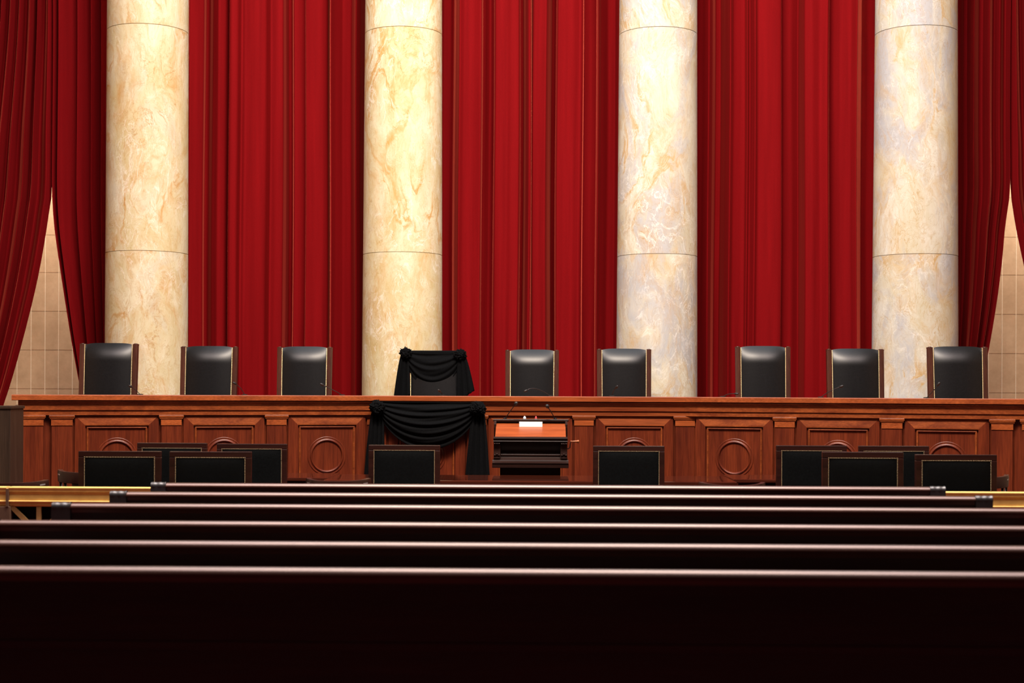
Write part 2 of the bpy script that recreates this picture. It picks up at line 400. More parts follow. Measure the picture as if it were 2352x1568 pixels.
# ------------------------------------------------------------------ columns
CY = 20.9
labels = ['amber-streaked cream marble column leftmost in the row, behind the end chair', 'pale yellow marble column behind the chair draped in black',
          'white-veined marble column right of the middle red curtains', 'grey-white marble column rightmost in the row']
edges = [(243, 430.5, 246, 430), (832, 1016, 838.5, 1015), (1416, 1601, 1423, 1601), (2005, 2197, 2012, 2195)]
joints = [(575, 53), (578, 59), (582, 60), (582, 56)]
for k in range(4):
    x0, x1, u0, u1 = edges[k]; cxp = (x0+x1)/2
    cx = X(cxp, CY, 800); sc = (CY-.06)/F
    r0 = (x1-x0)/2*sc; r1 = (u1-u0)/2*sc
    col = thing('marble_column', labels[k], 'column', (cx, CY, 0), 0, 'marble columns between the red curtains')
    zj = [.55]+[ZH(j, CY-r0, cxp) for j in joints[k]]+[9.2, 11.6]
    za, zb_ = ZH(790, CY), ZH(0, CY)
    R = lambda z: r0+(r1-r0)*(z-za)/(zb_-za)
    for a, b in zip(zj, zj[1:]):
        m = MB(); g_ = .0045
        prof = [(R(a)-.006, a+g_*.4), (R(a), a+g_)] + [(R(a+(b-a)*q/6), a+(b-a)*q/6) for q in range(1, 6)] + [(R(b), b-g_), (R(b)-.006, b-g_*.4)]
        m.lathe(prof, n=96); m.build('column_drum', MARB[k], col, smooth=True, ang=.7)
    m = MB(); m.lathe([(R(z)-.014, z) for z in (.3, 3, 6, 9, 11.6)], n=64); m.build('joint_core', M_groove, col, smooth=True)
    m = MB(); m.lathe([(r0+.2, 0), (r0+.2, .2), (r0+.17, .28), (r0+.08, .34), (r0+.1, .42), (r0+.06, .5), (r0+.01, .55)], n=64); m.build('column_base', MARB[k], col, smooth=True, ang=.6)
# ------------------------------------------------------------------ curtains
KY = 21.45
def smooth_poly(pts, n, sig):
    P = [Vector((a, b)) for a, b in pts]
    L = [0]
    for a, b in zip(P, P[1:]): L.append(L[-1]+(b-a).length)
    T = L[-1]; out = []; j = 0
    for i in range(n+1):
        s = T*i/n
        while j < len(P)-2 and L[j+1] < s: j += 1
        q = (s-L[j])/max(1e-9, L[j+1]-L[j]); out.append(P[j].lerp(P[j+1], q))
    k = max(1, int(3*sig/(T/n))); ws = [math.exp(-.5*((i*T/n)/sig)**2) for i in range(-k, k+1)]; sw = sum(ws)
    res = []
    for i in range(n+1):
        a = Vector((0, 0))
        for w, q in zip(ws, range(i-k, i+k+1)): a += out[min(max(q, 0), n)]*w
        res.append(a/sw)
    return res
def curtain(name, label, pts, xmap, ztop, zbot, mat, n=420, rows=40, sig=.017, dsc=2.6, ref=None):
    """pts: (s, depth cm toward the viewer); xmap(s, z) -> world x"""
    ref = ref or (lambda s: xmap(s, 3.0))
    # smooth in metric space, keep s by inverse (linear) mapping
    s0, s1 = pts[0][0], pts[-1][0]; xa, xb = ref(s0), ref(s1); ks = (xb-xa)/(s1-s0)
    sm = smooth_poly([((s-s0)*ks, d*dsc/100) for s, d in pts], n, sig)
    m = MB()
    ph = random.random()*6
    def fn(u, v):
        i = int(round(u*n)); p = sm[i]; s = s0+p.x/ks; z = zbot+(ztop-zbot)*v
        x = xmap(s, z)+.008*math.sin(z*.8+ph+s*.013)
        d = p.y*(1+.12*math.sin(z*.6+ph+i*.02))
        return (x, KY-d, z)
    m.grid(fn, n, rows)
    o = m.build(name, mat, smooth=True)
    return tag(o, label, 'curtain', 'red velvet curtains behind the bench')
def straight(lean=0.0):
    def f(px, z):
        return X(px, KY, 480) + 0.0*z
    return f
P1 = [(412,-8),(428,0),(441,8),(452,5),(466,0),(463,-9),(472,-8),(486,-1),(503,3),(518,0),(529,-8),(534,-13),(527,-2),(529,6),(536,7),(548,6),(561,9),(566,6),(590,7),(614,7),(629,11),(638,8),(653,6),(654,-3),(657,-9),(665,-9),(674,0),(682,-1),(700,-4),(702,2),(705,5),(720,2),(740,0),(751,-3),(753,-10),(756,-2),(763,7),(770,2),(785,-4),(805,-3),(814,2),(820,6),(828,1),(836,-9),(850,-12)]
P2a = [(1004,-10),(1016,-7),(1030,-9),(1037,-12),(1044,-2),(1055,8),(1064,5),(1085,4),(1104,6),(1107,0),(1104,-9),(1110,-9),(1122,-6),(1133,-8),(1132,1),(1136,5),(1150,6),(1163,5),(1172,6.5),(1190,7),(1194,3),(1192,-8),(1200,-7),(1206,0),(1213,5),(1218,4),(1219.5,-4),(1214,-10)]
P2b = [(1212,-14),(1218,-4),(1223,1),(1238,2),(1253,4),(1258,0),(1266,-9),(1277,-12),(1275,0),(1279,5),(1295,4),(1315,5),(1329,8),(1336,6),(1338,-4),(1340,-10),(1355,-9),(1369,-10),(1368,0),(1371,5),(1378,1),(1395,-5),(1412,-6),(1418,-2),(1422,4),(1426,0),(1438,-9)]
P3 = [(1588,-9),(1601,-4),(1612,-1),(1624,5),(1634,0),(1645,-9),(1657,-10),(1664,0),(1671,8),(1680,4),(1700,2),(1708,2),(1711,6),(1718,3),(1727,9),(1735,6),(1760,7),(1780,7),(1790,6),(1793,-1),(1789,-7),(1800,-4),(1820,-4),(1838,-7),(1841,0),(1844,6),(1860,7),(1880,5),(1895,8),(1901,5),(1903,-5),(1912,-3),(1930,0),(1952,1),(1963,6),(1972,0),(1985,-9),(2000,-12),(2020,-13)]
ZT = 9.0
curtain('velvet_curtain', 'broad red velvet curtain hanging between the leftmost two marble columns', P1, straight(), ZT, .02, M_velvet)
curtain('velvet_curtain', 'left half of the middle red curtain, beside the pale yellow column', P2a, straight(), ZT, .02, M_velvet)
curtain('velvet_curtain', 'right half of the middle red curtain, beside the white-veined column', P2b, straight(), ZT, .02, M_velvet)
curtain('velvet_curtain', 'broad red velvet curtain hanging between the rightmost two marble columns', P3, straight(), ZT, .02, M_velvet)
def pxcurve(cp):     # control points (py, px) -> x(z) at KY
    pts = sorted([(W(px, py, KY).z, W(px, py, KY).x) for py, px in cp])
    def f(z):
        if z <= pts[0][0]: return pts[0][1]
        for i, (a, b) in enumerate(zip(pts, pts[1:])):
            if z <= b[0]:
                p0 = pts[max(i-1, 0)]; p3 = pts[min(i+2, len(pts)-1)]
                q = (z-a[0])/(b[0]-a[0]); h = b[0]-a[0]
                m0 = (b[1]-p0[1])/max(1e-6, b[0]-p0[0]); m1 = (p3[1]-a[1])/max(1e-6, p3[0]-a[0])
                return (2*q**3-3*q*q+1)*a[1]+(q**3-2*q*q+q)*h*m0+(-2*q**3+3*q*q)*b[1]+(q**3-q*q)*h*m1
        return pts[-1][1]
    return f
def folds(ridges, hi=8, lo=-6):
    pts = []
    for i, (a, h) in enumerate(ridges):
        pts.append((a, h*hi))
        if i < len(ridges)-1:
            b = ridges[i+1][0]; pts += [(a+(b-a)*.25, h*hi*.35), (a+(b-a)*.6, lo*.8), (a+(b-a)*.85, lo)]
    return pts
# left bay, right-hand panel (slit edge s=0 .. column s=1)
eL = pxcurve([(-800,112),(0,121),(300,119),(440,118.5),(520,124),(590,134),(690,150),(785,166),(860,180),(940,196),(1100,225)])
eR = pxcurve([(-800,262),(0,258),(1100,258)])
curtain('velvet_curtain', 'shaded red curtain swept right, just left of the leftmost marble column', [(0,-3)]+folds([(.03,.6),(.13,.9),(.44,.8),(.68,1),(.84,.8),(1.0,-.8)]), lambda s, z: eL(z)+(eR(z)-eL(z))*s, ZT, .02, M_velvet_shade, sig=.014, dsc=1.7, ref=lambda s: s*.85)
eA = pxcurve([(-800,122),(0,121.5),(300,118.5),(440,118),(500,110),(560,101),(640,86),(740,62),(870,26),(930,6),(1100,-40)])
eB = pxcurve([(-800,-40),(0,-60),(440,-120),(900,-160),(1100,-180)])
curtain('velvet_curtain', 'shaded red curtain swept left at the left edge of the photo', [(0,-3)]+folds([(.04,.6),(.17,.7),(.25,1),(.40,.6),(.50,1),(.62,.9),(.72,1),(.84,.7),(1.0,.8)]), lambda s, z: eA(z)+(eB(z)-eA(z))*(s if z > 3.3 else s), ZT, .02, M_velvet_shade, sig=.014, dsc=1.7, ref=lambda s: s*1.3)
eC = pxcurve([(-800,2180),(0,2180),(1100,2180)])
eD = pxcurve([(-800,2330),(0,2323),(300,2322),(440,2321.5),(520,2310),(600,2302),(700,2288),(795,2271),(880,2254),(1100,2215)])
curtain('velvet_curtain', 'shaded red curtain swept left, just right of the rightmost marble column', folds([(0,-.6),(.12,.7),(.36,1),(.62,.9),(.80,.4),(.97,.6)])+[(1,-3)], lambda s, z: eC(z)+(eD(z)-eC(z))*s, ZT, .02, M_velvet_shade, sig=.014, dsc=1.7, ref=lambda s: s*.85)
eE = pxcurve([(-800,2318),(0,2318),(250,2319),(330,2321),(440,2323),(520,2335),(600,2352),(700,2374),(900,2420),(1100,2470)])
eF = pxcurve([(-800,2480),(0,2490),(440,2540),(1100,2620)])
curtain('velvet_curtain', 'shaded red curtain sliver swept right at the right edge of the photo', [(0,-3)]+folds([(.05,.8),(.2,.9),(.4,1),(.6,.8),(.8,1),(1,.5)]), lambda s, z: eE(z)+(eF(z)-eE(z))*s, ZT, .02, M_velvet_shade, sig=.014, dsc=1.7, ref=lambda s: s*1.2)
# ------------------------------------------------------------------ justices' chairs
def justice_chair(label):
    """faces -Y; origin on the platform; back 0.69 wide, top at 1.45"""
    t = thing('highback_chair', label, 'chair', (0,0,0), 0, 'black leather high-back chairs behind the bench')
    H = 1.45
    yb = lambda z: .30 + .10*max(0, z-.45)          # gentle rake
    for sgn in (-1, 1):
        m = MB()
        def fn(u, v, sgn=sgn):
            z = .30+(H-.012-.30)*v; a = 2*PI*u
            wx, wy = .030, .045
            c, s_ = math.cos(a), math.sin(a); q = 9
            x = wx*math.copysign(abs(c)**(2/q), c); y = wy*math.copysign(abs(s_)**(2/q), s_)
            return (sgn*(.314+.006*v)+x, yb(z)+y, z)
        m.grid(fn, 20, 10, True)
        # rounded top of the stile
        m.box(sgn*.320-.030, sgn*.320+.030, yb(H)-.045, yb(H)+.045, H-.02, H-.004); m.lathe([(.001,.009),(.018,.007),(.025,.001),(.025,-.01)], (sgn*.320, yb(H)-.01, H-.004), 16)
        m.build('stile', M_chairwood, t, smooth=True, ang=.9)
        m = MB()
        for k in range(58):
            z = .62+(H-.02-.62)*k/57
            m.dome((sgn*(.279+.006*(z-.3)/1.15), yb(z)-.050, z), .0068)
        m.build('nailhead_trim', M_brassnail, t)
    m = MB()
    hw = .284
    def fn(u, v):
        a = 2*u-1; z = .46+(H-.46)*v
        tq = max(0, (v-.79)/.21)
        roll = .074*tq**2
        p = 1-abs(a)**4
        y = yb(z)-.040-.045*(1-abs(a)**2.6)*(1-.3*tq)+roll*(.55+.45*p)
        return (a*hw, y, z-.012*abs(a)**6*v+.008*p*v)
    m.grid(fn, 36, 48)
    m.grid(lambda u, v: ((2*u-1)*hw, yb(.46+(H-.46)*v)+.075*(1-.0*v), .46+(H-.46)*v-.012*abs(2*u-1)**6*v), 12, 12)
    m.grid(lambda u, v: ((2*u-1)*hw, yb(H)+.02+.06*v, H-.012*abs(2*u-1)**6+.004), 12, 2)
    m.build('backrest', M_leather, t, smooth=True, ang=1.2)
    m = MB()
    m.grid(lambda u, v: ((u-.5)*.62, -.30+.60*v, .44+.09*(1-(2*u-1)**6)*(1-(2*v-1)**6)), 20, 20); m.box(-.31, .31, -.30, .30, .36, .44)
    m.build('seat', M_leather, t, smooth=True, ang=1.0)
    for sgn in (-1, 1):
        m = MB(); m.box(sgn*.33-.03, sgn*.33+.03, -.26, .28, .64, .68); m.box(sgn*.33-.022, sgn*.33+.022, -.22, -.17, .40, .64)
        m.build('armrest', M_chairwood, t, bevel=.01)
    m = MB(); m.lathe([(.03,.08),(.03,.36)], n=16)
    for k in range(5):
        a = 2*PI*k/5+.3; m.tube([(0,0,.09),(.16*math.cos(a),.16*math.sin(a),.085),(.28*math.cos(a),.28*math.sin(a),.028)], [.028,.026,.022], 8)
    m.build('swivel_base', M_chairwood, t, smooth=True, ang=.8)
    return t
JL = [(234, 133, 787, 'black leather high-back chair leftmost behind the bench, before the tan wall'),
      (467.5, 131, 794, 'black high-back leather chair second from left, straddling the left column edge'),
      (691, 126, 795, 'black high-back leather chair third from left, before the plain red curtain'),
      (996, 141, 806, 'central black high-back chair hung with black mourning drapery'),
      (1221.5, 123, 802, 'black high-back leather chair directly behind the lectern, right of the draped chair'),
      (1436.5, 125, 800, 'black high-back leather chair overlapping the left edge of the white-veined column'),
      (1760.5, 125, 794, 'black high-back leather chair third from right, before the plain red curtain'),
      (1976, 130, 800, 'black high-back leather chair second from right, overlapping the left edge of the rightmost column'),
      (2214.5, 135, 795, 'black high-back leather chair rightmost behind the bench')]
proto = None
JC = []
for i, (px, wp, top, lab) in enumerate(JL):
    x, y = bench_X(px, 1.12)
    zt_ = ZH(top, y+.40, px); wreal = wp*(y+.35)/F
    sc = (wreal/.700, 1.0, (zt_-DAIS)/1.46)
    rz = [.06,.03,.03,0,0,0,-.02,-.03,-.05][i]
    if proto is None:
        proto = justice_chair(lab); proto.location = (x, y, DAIS); proto.rotation_euler = (0,0,rz); proto.scale = sc; o = proto
    else: o = dup(proto, (x, y, DAIS), rz, lab, sc)
    JC.append((o, x, y))
# ------------------------------------------------------------------ mourning drapery
def rosette(name, c, r, parent, seed):
    rnd = random.Random(seed); m = MB(); p = [rnd.random()*6 for _ in range(6)]
    off = Vector((p[0]*3, p[1]*3, p[2]*3))
    def fn(u, v):
        a = 2*PI*u; b = PI*v; q = math.sin(b)
        d = Vector((q*math.cos(a), -math.cos(b), q*math.sin(a)))
        w = d+Vector((mnoise.noise(d*1.5+off), mnoise.noise(d*1.5+off*2), mnoise.noise(d*1.5-off)))*.55
        f = .88+.55*abs(mnoise.noise(w*2.6+off))-.05+.14*abs(mnoise.noise(w*6+off))+.10*mnoise.noise(d*1.2-off*.5)
        rr = r*f
        return (c[0]+rr*d.x, c[1]+rr*d.y*.75, c[2]+rr*d.z*.95)
    m.grid(fn, 96, 56, True)
    return m.build(name, M_black, parent, smooth=True)
def swag(name, A, B, topA, topB, sag0, sag1, yfront, parent, nf=6, amp=.013, bulge=.07, endspread=.05):
    """cloth between points A and B; v=0 upper edge, v=1 lower edge"""
    m = MB()
    def fn(u, v):
        k = 4*u*(1-u); kk = k**.72
        xe = A.x+(B.x-A.x)*u
        z0 = (topA+(topB-topA)*u)-sag0*kk
        ze = (A.z+(B.z-A.z)*u)
        zst = z0*(1-min(1, v*1.0))+ (ze-endspread*v)*v if False else (topA+(topB-topA)*u)*(1-v)+(ze-endspread)*v
        z = zst-(sag0*(1-v)+sag1*v)*kk
        fold = amp*(math.cos(2*PI*nf*(v**.9)))*(.35+.65*k**.5)+ amp*.5*math.sin(2*PI*nf*1.7*v+5*u)*(1-abs(2*u-1))
        y = yfront-bulge*math.sin(PI*min(1, v*.85+.1))*(.35+.65*kk)-fold
        return (xe, y, z)
    m.grid(fn, 70, 90)
    o = m.build(name, M_black, parent, smooth=True)
    so = o.modifiers.new('thick', 'SOLIDIFY'); so.thickness = .004
    return o
def tail(name, top, bl, br, y, parent, pleats=4, amp=.018, wt=.06, hem=0.0, seed=1):
    rnd = random.Random(seed); ph = rnd.random()*6
    m = MB()
    def fn(u, v):
        # v=0 top
        e = v**.75
        x0 = (top.x-wt)*(1-e)+bl.x*e; x1 = (top.x+wt)*(1-e)+br.x*e
        z = top.z*(1-v)+(bl.z+(br.z-bl.z)*u)*v - hem*math.sin(PI*u)*v
        a = amp*(.4+.8*v)
        x = x0+(x1-x0)*u+ .35*a*math.sin(2*PI*pleats*u*2+ph)
        return (x, y-.02-a*(1+math.cos(2*PI*pleats*u+ph+.8*v))-.012*math.sin(5*u+3*v), z)
    m.grid(fn, 64, 24)
    o = m.build(name, M_black, parent, smooth=True)
    so = o.modifiers.new('thick', 'SOLIDIFY'); so.thickness = .004
    return o
# on the bench front
by = BY-.135
A = W(868, 935, by); B = W(1097, 937, by)
bd = thing('bench_drapery', 'black mourning swag with two rosettes pinned to the bench front', 'drapery', (W(983,1000,by).x, by, 0))
bd_off = Vector(bd.location)
def rel(o, off):
    for v in o.data.vertices: v.co -= off
    return o
rel(swag('swag', W(872,940,by), W(1094,942,by), W(868,922,by).z, W(1097,924,by).z, .0, .42, by+.05, bd, nf=6, bulge=.085), bd_off)
rel(tail('tail', W(866,945,by), W(834,1094,by), W(882,1098,by), by+.06, bd, pleats=4, wt=.07, seed=3), bd_off)
rel(tail('tail', W(1098,948,by), W(1067,1094,by), W(1123,1096,by), by+.06, bd, pleats=4, wt=.07, seed=8), bd_off)
rel(rosette('rosette', W(866,935,by-.03), .086, bd, 1), bd_off)
rel(rosette('rosette', W(1097,938,by-.03), .090, bd, 2), bd_off)
# on the chair
cy = JC[3][2]+.40-.075
cd_ = thing('chair_drapery', 'black mourning swag with two rosettes hung over the central chair back', 'drapery', (JC[3][1], cy, DAIS+.5))
co = Vector(cd_.location)
sw = rel(swag('swag', W(932,815,cy), W(1058,818,cy), W(932,806,cy).z+.002, W(1058,807,cy).z+.002, 0.03, .42, cy-.005, cd_, nf=4, amp=.010, bulge=.06, endspread=.03), co)
m = MB(); c0, c1 = W(928,805.5,cy), W(1062,807,cy)
m.box(c0.x, c1.x, cy-.005, cy+.24, c0.z-.10, c0.z+.006); o = m.build('top_cloth', M_black, cd_, bevel=.02); rel(o, co)
rel(tail('tail', W(930,812,cy), W(903,920,cy), W(942,908,cy), cy-.02, cd_, pleats=3, amp=.014, wt=.045, seed=4), co)
rel(tail('tail', W(1060,815,cy), W(1050,925,cy), W(1091,896,cy), cy-.02, cd_, pleats=3, amp=.014, wt=.045, seed=5), co)
rel(rosette('rosette', W(932,811,cy-.06), .074, cd_, 11), co)
rel(rosette('rosette', W(1056.5,815,cy-.06), .074, cd_, 12), co)
# ------------------------------------------------------------------ microphones on the bench
def bez(p, n=14):
    out = []
    for i in range(n+1):
        t = i/n
        q = [Vector(a) for a in p]
        while len(q) > 1: q = [a.lerp(b, t) for a, b in zip(q, q[1:])]
        out.append(q[0])
    return out
def bench_mic(label, base, head, mid=None, r=.0042, hr=.014):
    x, y = bench_X(base[0], .30)
    pb = Vector((x, y, zt+.002)); ph = W(head[0], head[1], y-.08)
    pm = W(mid[0], mid[1], y-.04) if mid else pb.lerp(ph, .6)+Vector((0,0,.03))
    t = thing('gooseneck_microphone', label, 'microphone', pb, 0, 'gooseneck microphones along the bench top')
    z0 = Vector((0,0,0)); h = ph-pb; k = pm-pb
    m = MB(); m.lathe([(.035,0),(.035,.006),(.03,.009),(.008,.012)], n=20); m.build('base', M_mic, t, smooth=True, ang=.7)
    pts = bez([z0, k*.5+Vector((0,0,.01)), k*1.15, h]); m = MB(); m.tube(pts, r, 8); m.build('gooseneck', M_mics, t, smooth=True)
    d = (pts[-1]-pts[-3]).normalized(); m = MB()
    m.tube([h-d*.012, h-d*.006, h+d*.006, h+d*.022, h+d*.036, h+d*.042], [.007, hr*.8, hr, hr, hr*.75, .003], 14)
    m.build('windscreen', M_mic, t, smooth=True)
bench_mic('microphone on the bench beside the leftmost high-back chair', (322,906), (302,888.5), (311,895))
bench_mic('microphone on the bench right of the second high-back chair from left', (562,906), (541,881.5), (552,889))
bench_mic('long thin microphone leaning left before the third high-back chair from left', (786,907), (742,884), (765,896))
bench_mic('small dark microphone on the bench in front of the draped chair', (1016,909), (1010,898), (1014,902))
bench_mic('arched microphone bending left before the chair behind the lectern', (1265,909), (1210,896), (1230,888))
bench_mic('small dark microphone before the chair overlapping the white-veined column', (1405,909), (1415,890), (1409,897))
bench_mic('low microphone on the bench pointing right at the third chair from right', (1660,911), (1689,904), (1674,904))
bench_mic('microphone leaning right before the second high-back chair from right', (1885,912), (1930,888), (1908,897))
bench_mic('microphone leaning right before the rightmost high-back chair', (2128,914), (2154,884), (2140,903))
# ------------------------------------------------------------------ lectern
LY = 16.05
lz = lambda py: ZH(py, LY, 1218)
lx0, lx1 = X(1133, LY), X(1305, LY)
lcx = (lx0+lx1)/2; Wd = (lx1-lx0)/2
lec = thing('lectern', 'dark mahogany lectern with orange sloping desk and side crank, before the bench', 'lectern', (lcx, LY, 0))
z_top, z_face, z_lip, z_lipb, z_body, z_bm, z_pl, z_plb = lz(967), lz(977), lz(1003), lz(1012), lz(1015), lz(1056), lz(1063), lz(1074)
# sloping desk between a low front (near camera, y=0) and a high back (y=.42)
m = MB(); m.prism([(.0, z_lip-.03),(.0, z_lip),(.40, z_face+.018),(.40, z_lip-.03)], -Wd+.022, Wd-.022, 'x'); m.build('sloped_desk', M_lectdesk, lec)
m = MB(); m.box(-Wd+.004, Wd-.004, .40, .44, z_lip-.05, z_top-.006); m.build('back_board', M_lect, lec, bevel=.003)
m = MB(); m.prism([(.37, z_top-.012),(.37, z_top+.008),(.375,z_top+.013),(.53,z_top+.013),(.53,z_top-.012)], -Wd-.012, Wd+.012, 'x'); m.build('top_ledge', M_lect, lec, bevel=.003)
for sgn in (-1, 1):
    m = MB(); m.prism([(.30, z_face-.03),(.30, z_face+.006),(.37, z_top-.006),(.52, z_top-.006),(.52, z_lip-.06),(.33, z_lip-.06)], sgn*(Wd-.012)-.012, sgn*(Wd-.012)+.012, 'x'); m.build('cheek', M_lect, lec, bevel=.002)
m = MB()
m.prism([(.02, z_lip-.004),(-.012, z_lip+.002),(-.028, z_lip-.006),(-.032, z_lip-.018),(-.022, z_lip-.034),(.0, z_lipb-.002),(.02, z_lipb)], -Wd+.004, Wd-.004, 'x')
m.prism([(.02, z_lipb),(-.024, z_lipb+.001),(-.030, z_lipb-.006),(-.022, z_lipb-.013),(.02, z_body-.004)], -Wd+.004, Wd-.004, 'x')
m.build('front_lip', M_lect, lec, smooth=True, ang=.5)
# scotia shaped front
m = MB()
hbod = z_body-z_bm
prof = [(.44, z_body)]
for k in range(17):
    q = k/16
    prof.append((.015+.085*math.sin(PI*q*.5)**1.0*(1 if q < .55 else 1) if q < .55 else .015+.085*math.sin(PI*.275)-( .07*((q-.55)/.45)**1.6), z_body-hbod*q))
prof.append((.44, z_bm))
m.prism(prof, -Wd+.075, Wd-.075, 'x'); m.build('body_panel', M_lect, lec, smooth=True, ang=.5)
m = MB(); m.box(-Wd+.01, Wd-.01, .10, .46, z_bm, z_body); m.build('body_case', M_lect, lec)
m = MB(); m.tube([(-Wd+.08, .055, z_bm+.048), (Wd-.08, .055, z_bm+.048)], .016, 12); m.build('roll_moulding', M_lect, lec, smooth=True, ang=.8)
for sgn in (-1, 1):
    c = sgn*(Wd-.042)
    m = MB()
    m.prism([(.12, z_body),(-.012, z_body),(-.018, z_body-.015),(-.004, z_body-.03),(.004, z_body-.07),(.002, z_body-.10),(-.006, z_body-.145),(-.010, z_bm+.02),(-.008, z_bm),(.12, z_bm)], c-.036, c+.036, 'x')
    for k in (-.022, 0, .022):
        m.lathe([(.001,-.030),(.008,-.027),(.011,-.015),(.011,.0)], (c+k, 0, z_bm+.05+(.01 if k == 0 else 0)), 10, 'y')
        m.lathe([(.001,-.034),(.008,-.030),(.010,-.018),(.010,.0)], (c+k, 0, z_body-.018), 10, 'y')
    m.box(c-.03, c+.03, -.022, 0, z_bm+.016, z_bm+.026)
    m.build('carved_console', M_lect, lec, bevel=.002)
m = MB()
m.prism([(.46, z_bm),(-.012, z_bm),(-.020, z_bm-.008),(-.022, z_bm-.014),(-.046, z_bm-.024),(-.052, z_pl+.004),(-.052, z_pl-.004),(.48, z_pl-.004)], -Wd-.006, Wd+.006, 'x')
m.build('base_moulding', M_lect, lec, smooth=True, ang=.4)
m = MB(); m.box(-Wd-.008, Wd+.008, -.046, .48, z_plb, z_pl-.004); m.build('plinth', M_lect, lec, bevel=.004)
pdl, pdr = X(1149, LY+.06)-lcx, X(1288, LY+.06)-lcx
m = MB(); m.box(pdl, pdr, .06, .40, .06, z_plb); m.build('pedestal', M_lect, lec, bevel=.004)
m = MB(); m.box(pdl-.08, pdr+.08, -.02, .48, 0, .07); m.build('foot', M_lect, lec, bevel=.008)
# crank
ck = W(1306, 1030, LY+.2)-Vector((lcx, LY, 0)); k1 = W(1311, 1013.5, LY+.2)-Vector((lcx, LY, 0))
m = MB(); m.tube([ck+Vector((-.03,0,0)), ck, ck+Vector((.012,0,.01)), ck.lerp(k1,.55)+Vector((.004,0,0)), k1+Vector((.0,0,.0)), k1+Vector((.012,0,0))], .0065, 10)
cr = m.build('crank', M_lect, lec, smooth=True)
m = MB(); m.lathe([(.001,-.005),(.008,-.002),(.008,.006),(.006,.012),(.010,.05),(.013,.068),(.017,.076),(.017,.084),(.010,.090),(.001,.092)], tuple(k1), 14, 'x'); m.build('crank_grip', M_handle, cr, smooth=True)
# things standing on the lectern
def lens(label, px, mat, r):
    p = W(px, 966, LY+.44); t = thing('signal_light', label, 'light', (p.x, LY+.44, z_top+.013), 0, 'signal lights on the lectern')
    m = MB(); m.lathe([(r*1.12,0),(r*1.12,.004),(r,.005)], n=18); m.build('bezel', M_silver, t, smooth=True, ang=.6)
    m = MB(); m.lathe([(r,.004),(r*.95,.012),(r*.72,.024),(r*.4,.031),(.001,.034)], n=18); m.build('lens', mat, t, smooth=True)
lens('small white signal light on the lectern ledge', 1205, M_lampw, .017)
lens('small red signal light on the lectern ledge', 1231, M_lampr, .013)
cpt = W(1219, 975, LY+.36)
m = MB(); cw = (1246-1193)/2*(LY+.3)/F
ca = Vector((cpt.x, LY+.372, z_face+.045)); 
m.box(-cw, cw, -.001, .001, -.054, .0); crd = m.build('card', M_white)
crd.location = (X(1219.5, LY+.30), LY+.300, lz(969.5)); crd.rotation_euler = (math.radians(-8), 0, 0)
tag(crd, 'blank white card propped under the lectern ledge', 'card')
def lec_mic(label, base, head, hx):
    pb = W(base[0], base[1], LY+.45); pb.z = z_top+.015; ph = W(head[0], head[1], LY+.30)
    t = thing('gooseneck_microphone', label, 'microphone', pb, 0, 'gooseneck microphones on the lectern')
    h = ph-pb
    m = MB(); m.lathe([(.02,0),(.02,.006),(.008,.012)], n=16); m.build('base', M_mic, t, smooth=True, ang=.7)
    pts = bez([Vector((0,0,0)), h*.4+Vector((-hx*.3,0,0)), h*.75+Vector((-hx*.1,0,0)), h]); m = MB(); m.tube(pts, .0045, 8); m.build('gooseneck', M_mic, t, smooth=True)
    d = (pts[-1]-pts[-3]).normalized(); m = MB(); m.tube([h-d*.022, h-d*.014, h, h+d*.018, h+d*.03, h+d*.034], [.007, .012, .019, .020, .014, .003], 14); m.build('windscreen', M_mic, t, smooth=True)
lec_mic('left gooseneck microphone on the lectern, tilting right', (1160,966), (1184,928), .02)
lec_mic('right gooseneck microphone on the lectern, tilting left', (1275,967), (1258,934), -.02)
# ------------------------------------------------------------------ counsel tables
def table(label, x0, x1, y0, y1, h):
    t = thing('counsel_table', label, 'table', ((x0+x1)/2, (y0+y1)/2, 0), 0, 'polished counsel tables')
    w, d = (x1-x0)/2, (y1-y0)/2
    m = MB(); m.box(-w, w, -d, d, h-.04, h); m.build('tabletop', M_table, t, bevel=.010)
    m = MB(); m.box(-w+.06, w-.06, -d+.06, d-.06, h-.15, h-.04); m.build('apron', M_dark, t, bevel=.004)
    for a in (-1, 1):
        for b in (-1, 1):
            m = MB(); m.lathe([(.045,0),(.05,.05),(.035,.12),(.05,.3),(.04,.5),(.055,h-.15)], (a*(w-.12), b*(d-.12), 0), 14); m.build('leg', M_dark, t, smooth=True, ang=.8)
    return t
TY = 14.7; th = ZH(1104, TY, 1200)
table('long polished mahogany table in front of the lectern', X(744, TY), X(1694, TY), TY, TY+.98, th)
table('polished table behind the left pair of counsel chairs', X(330, 15.75), X(755, 15.75), 15.74, 16.5, ZH(1095.7, 15.75, 700)) if False else None
SY = 15.25
table('polished side table left of the long table', X(330, SY+.5), X(744, TY)-.03, SY, SY+.85, ZH(1096.5, SY, 700))
table('polished side table right of the long table', X(1694, TY)+.03, X(2120, SY+.5), SY, SY+.85, ZH(1100.5, SY, 1740))
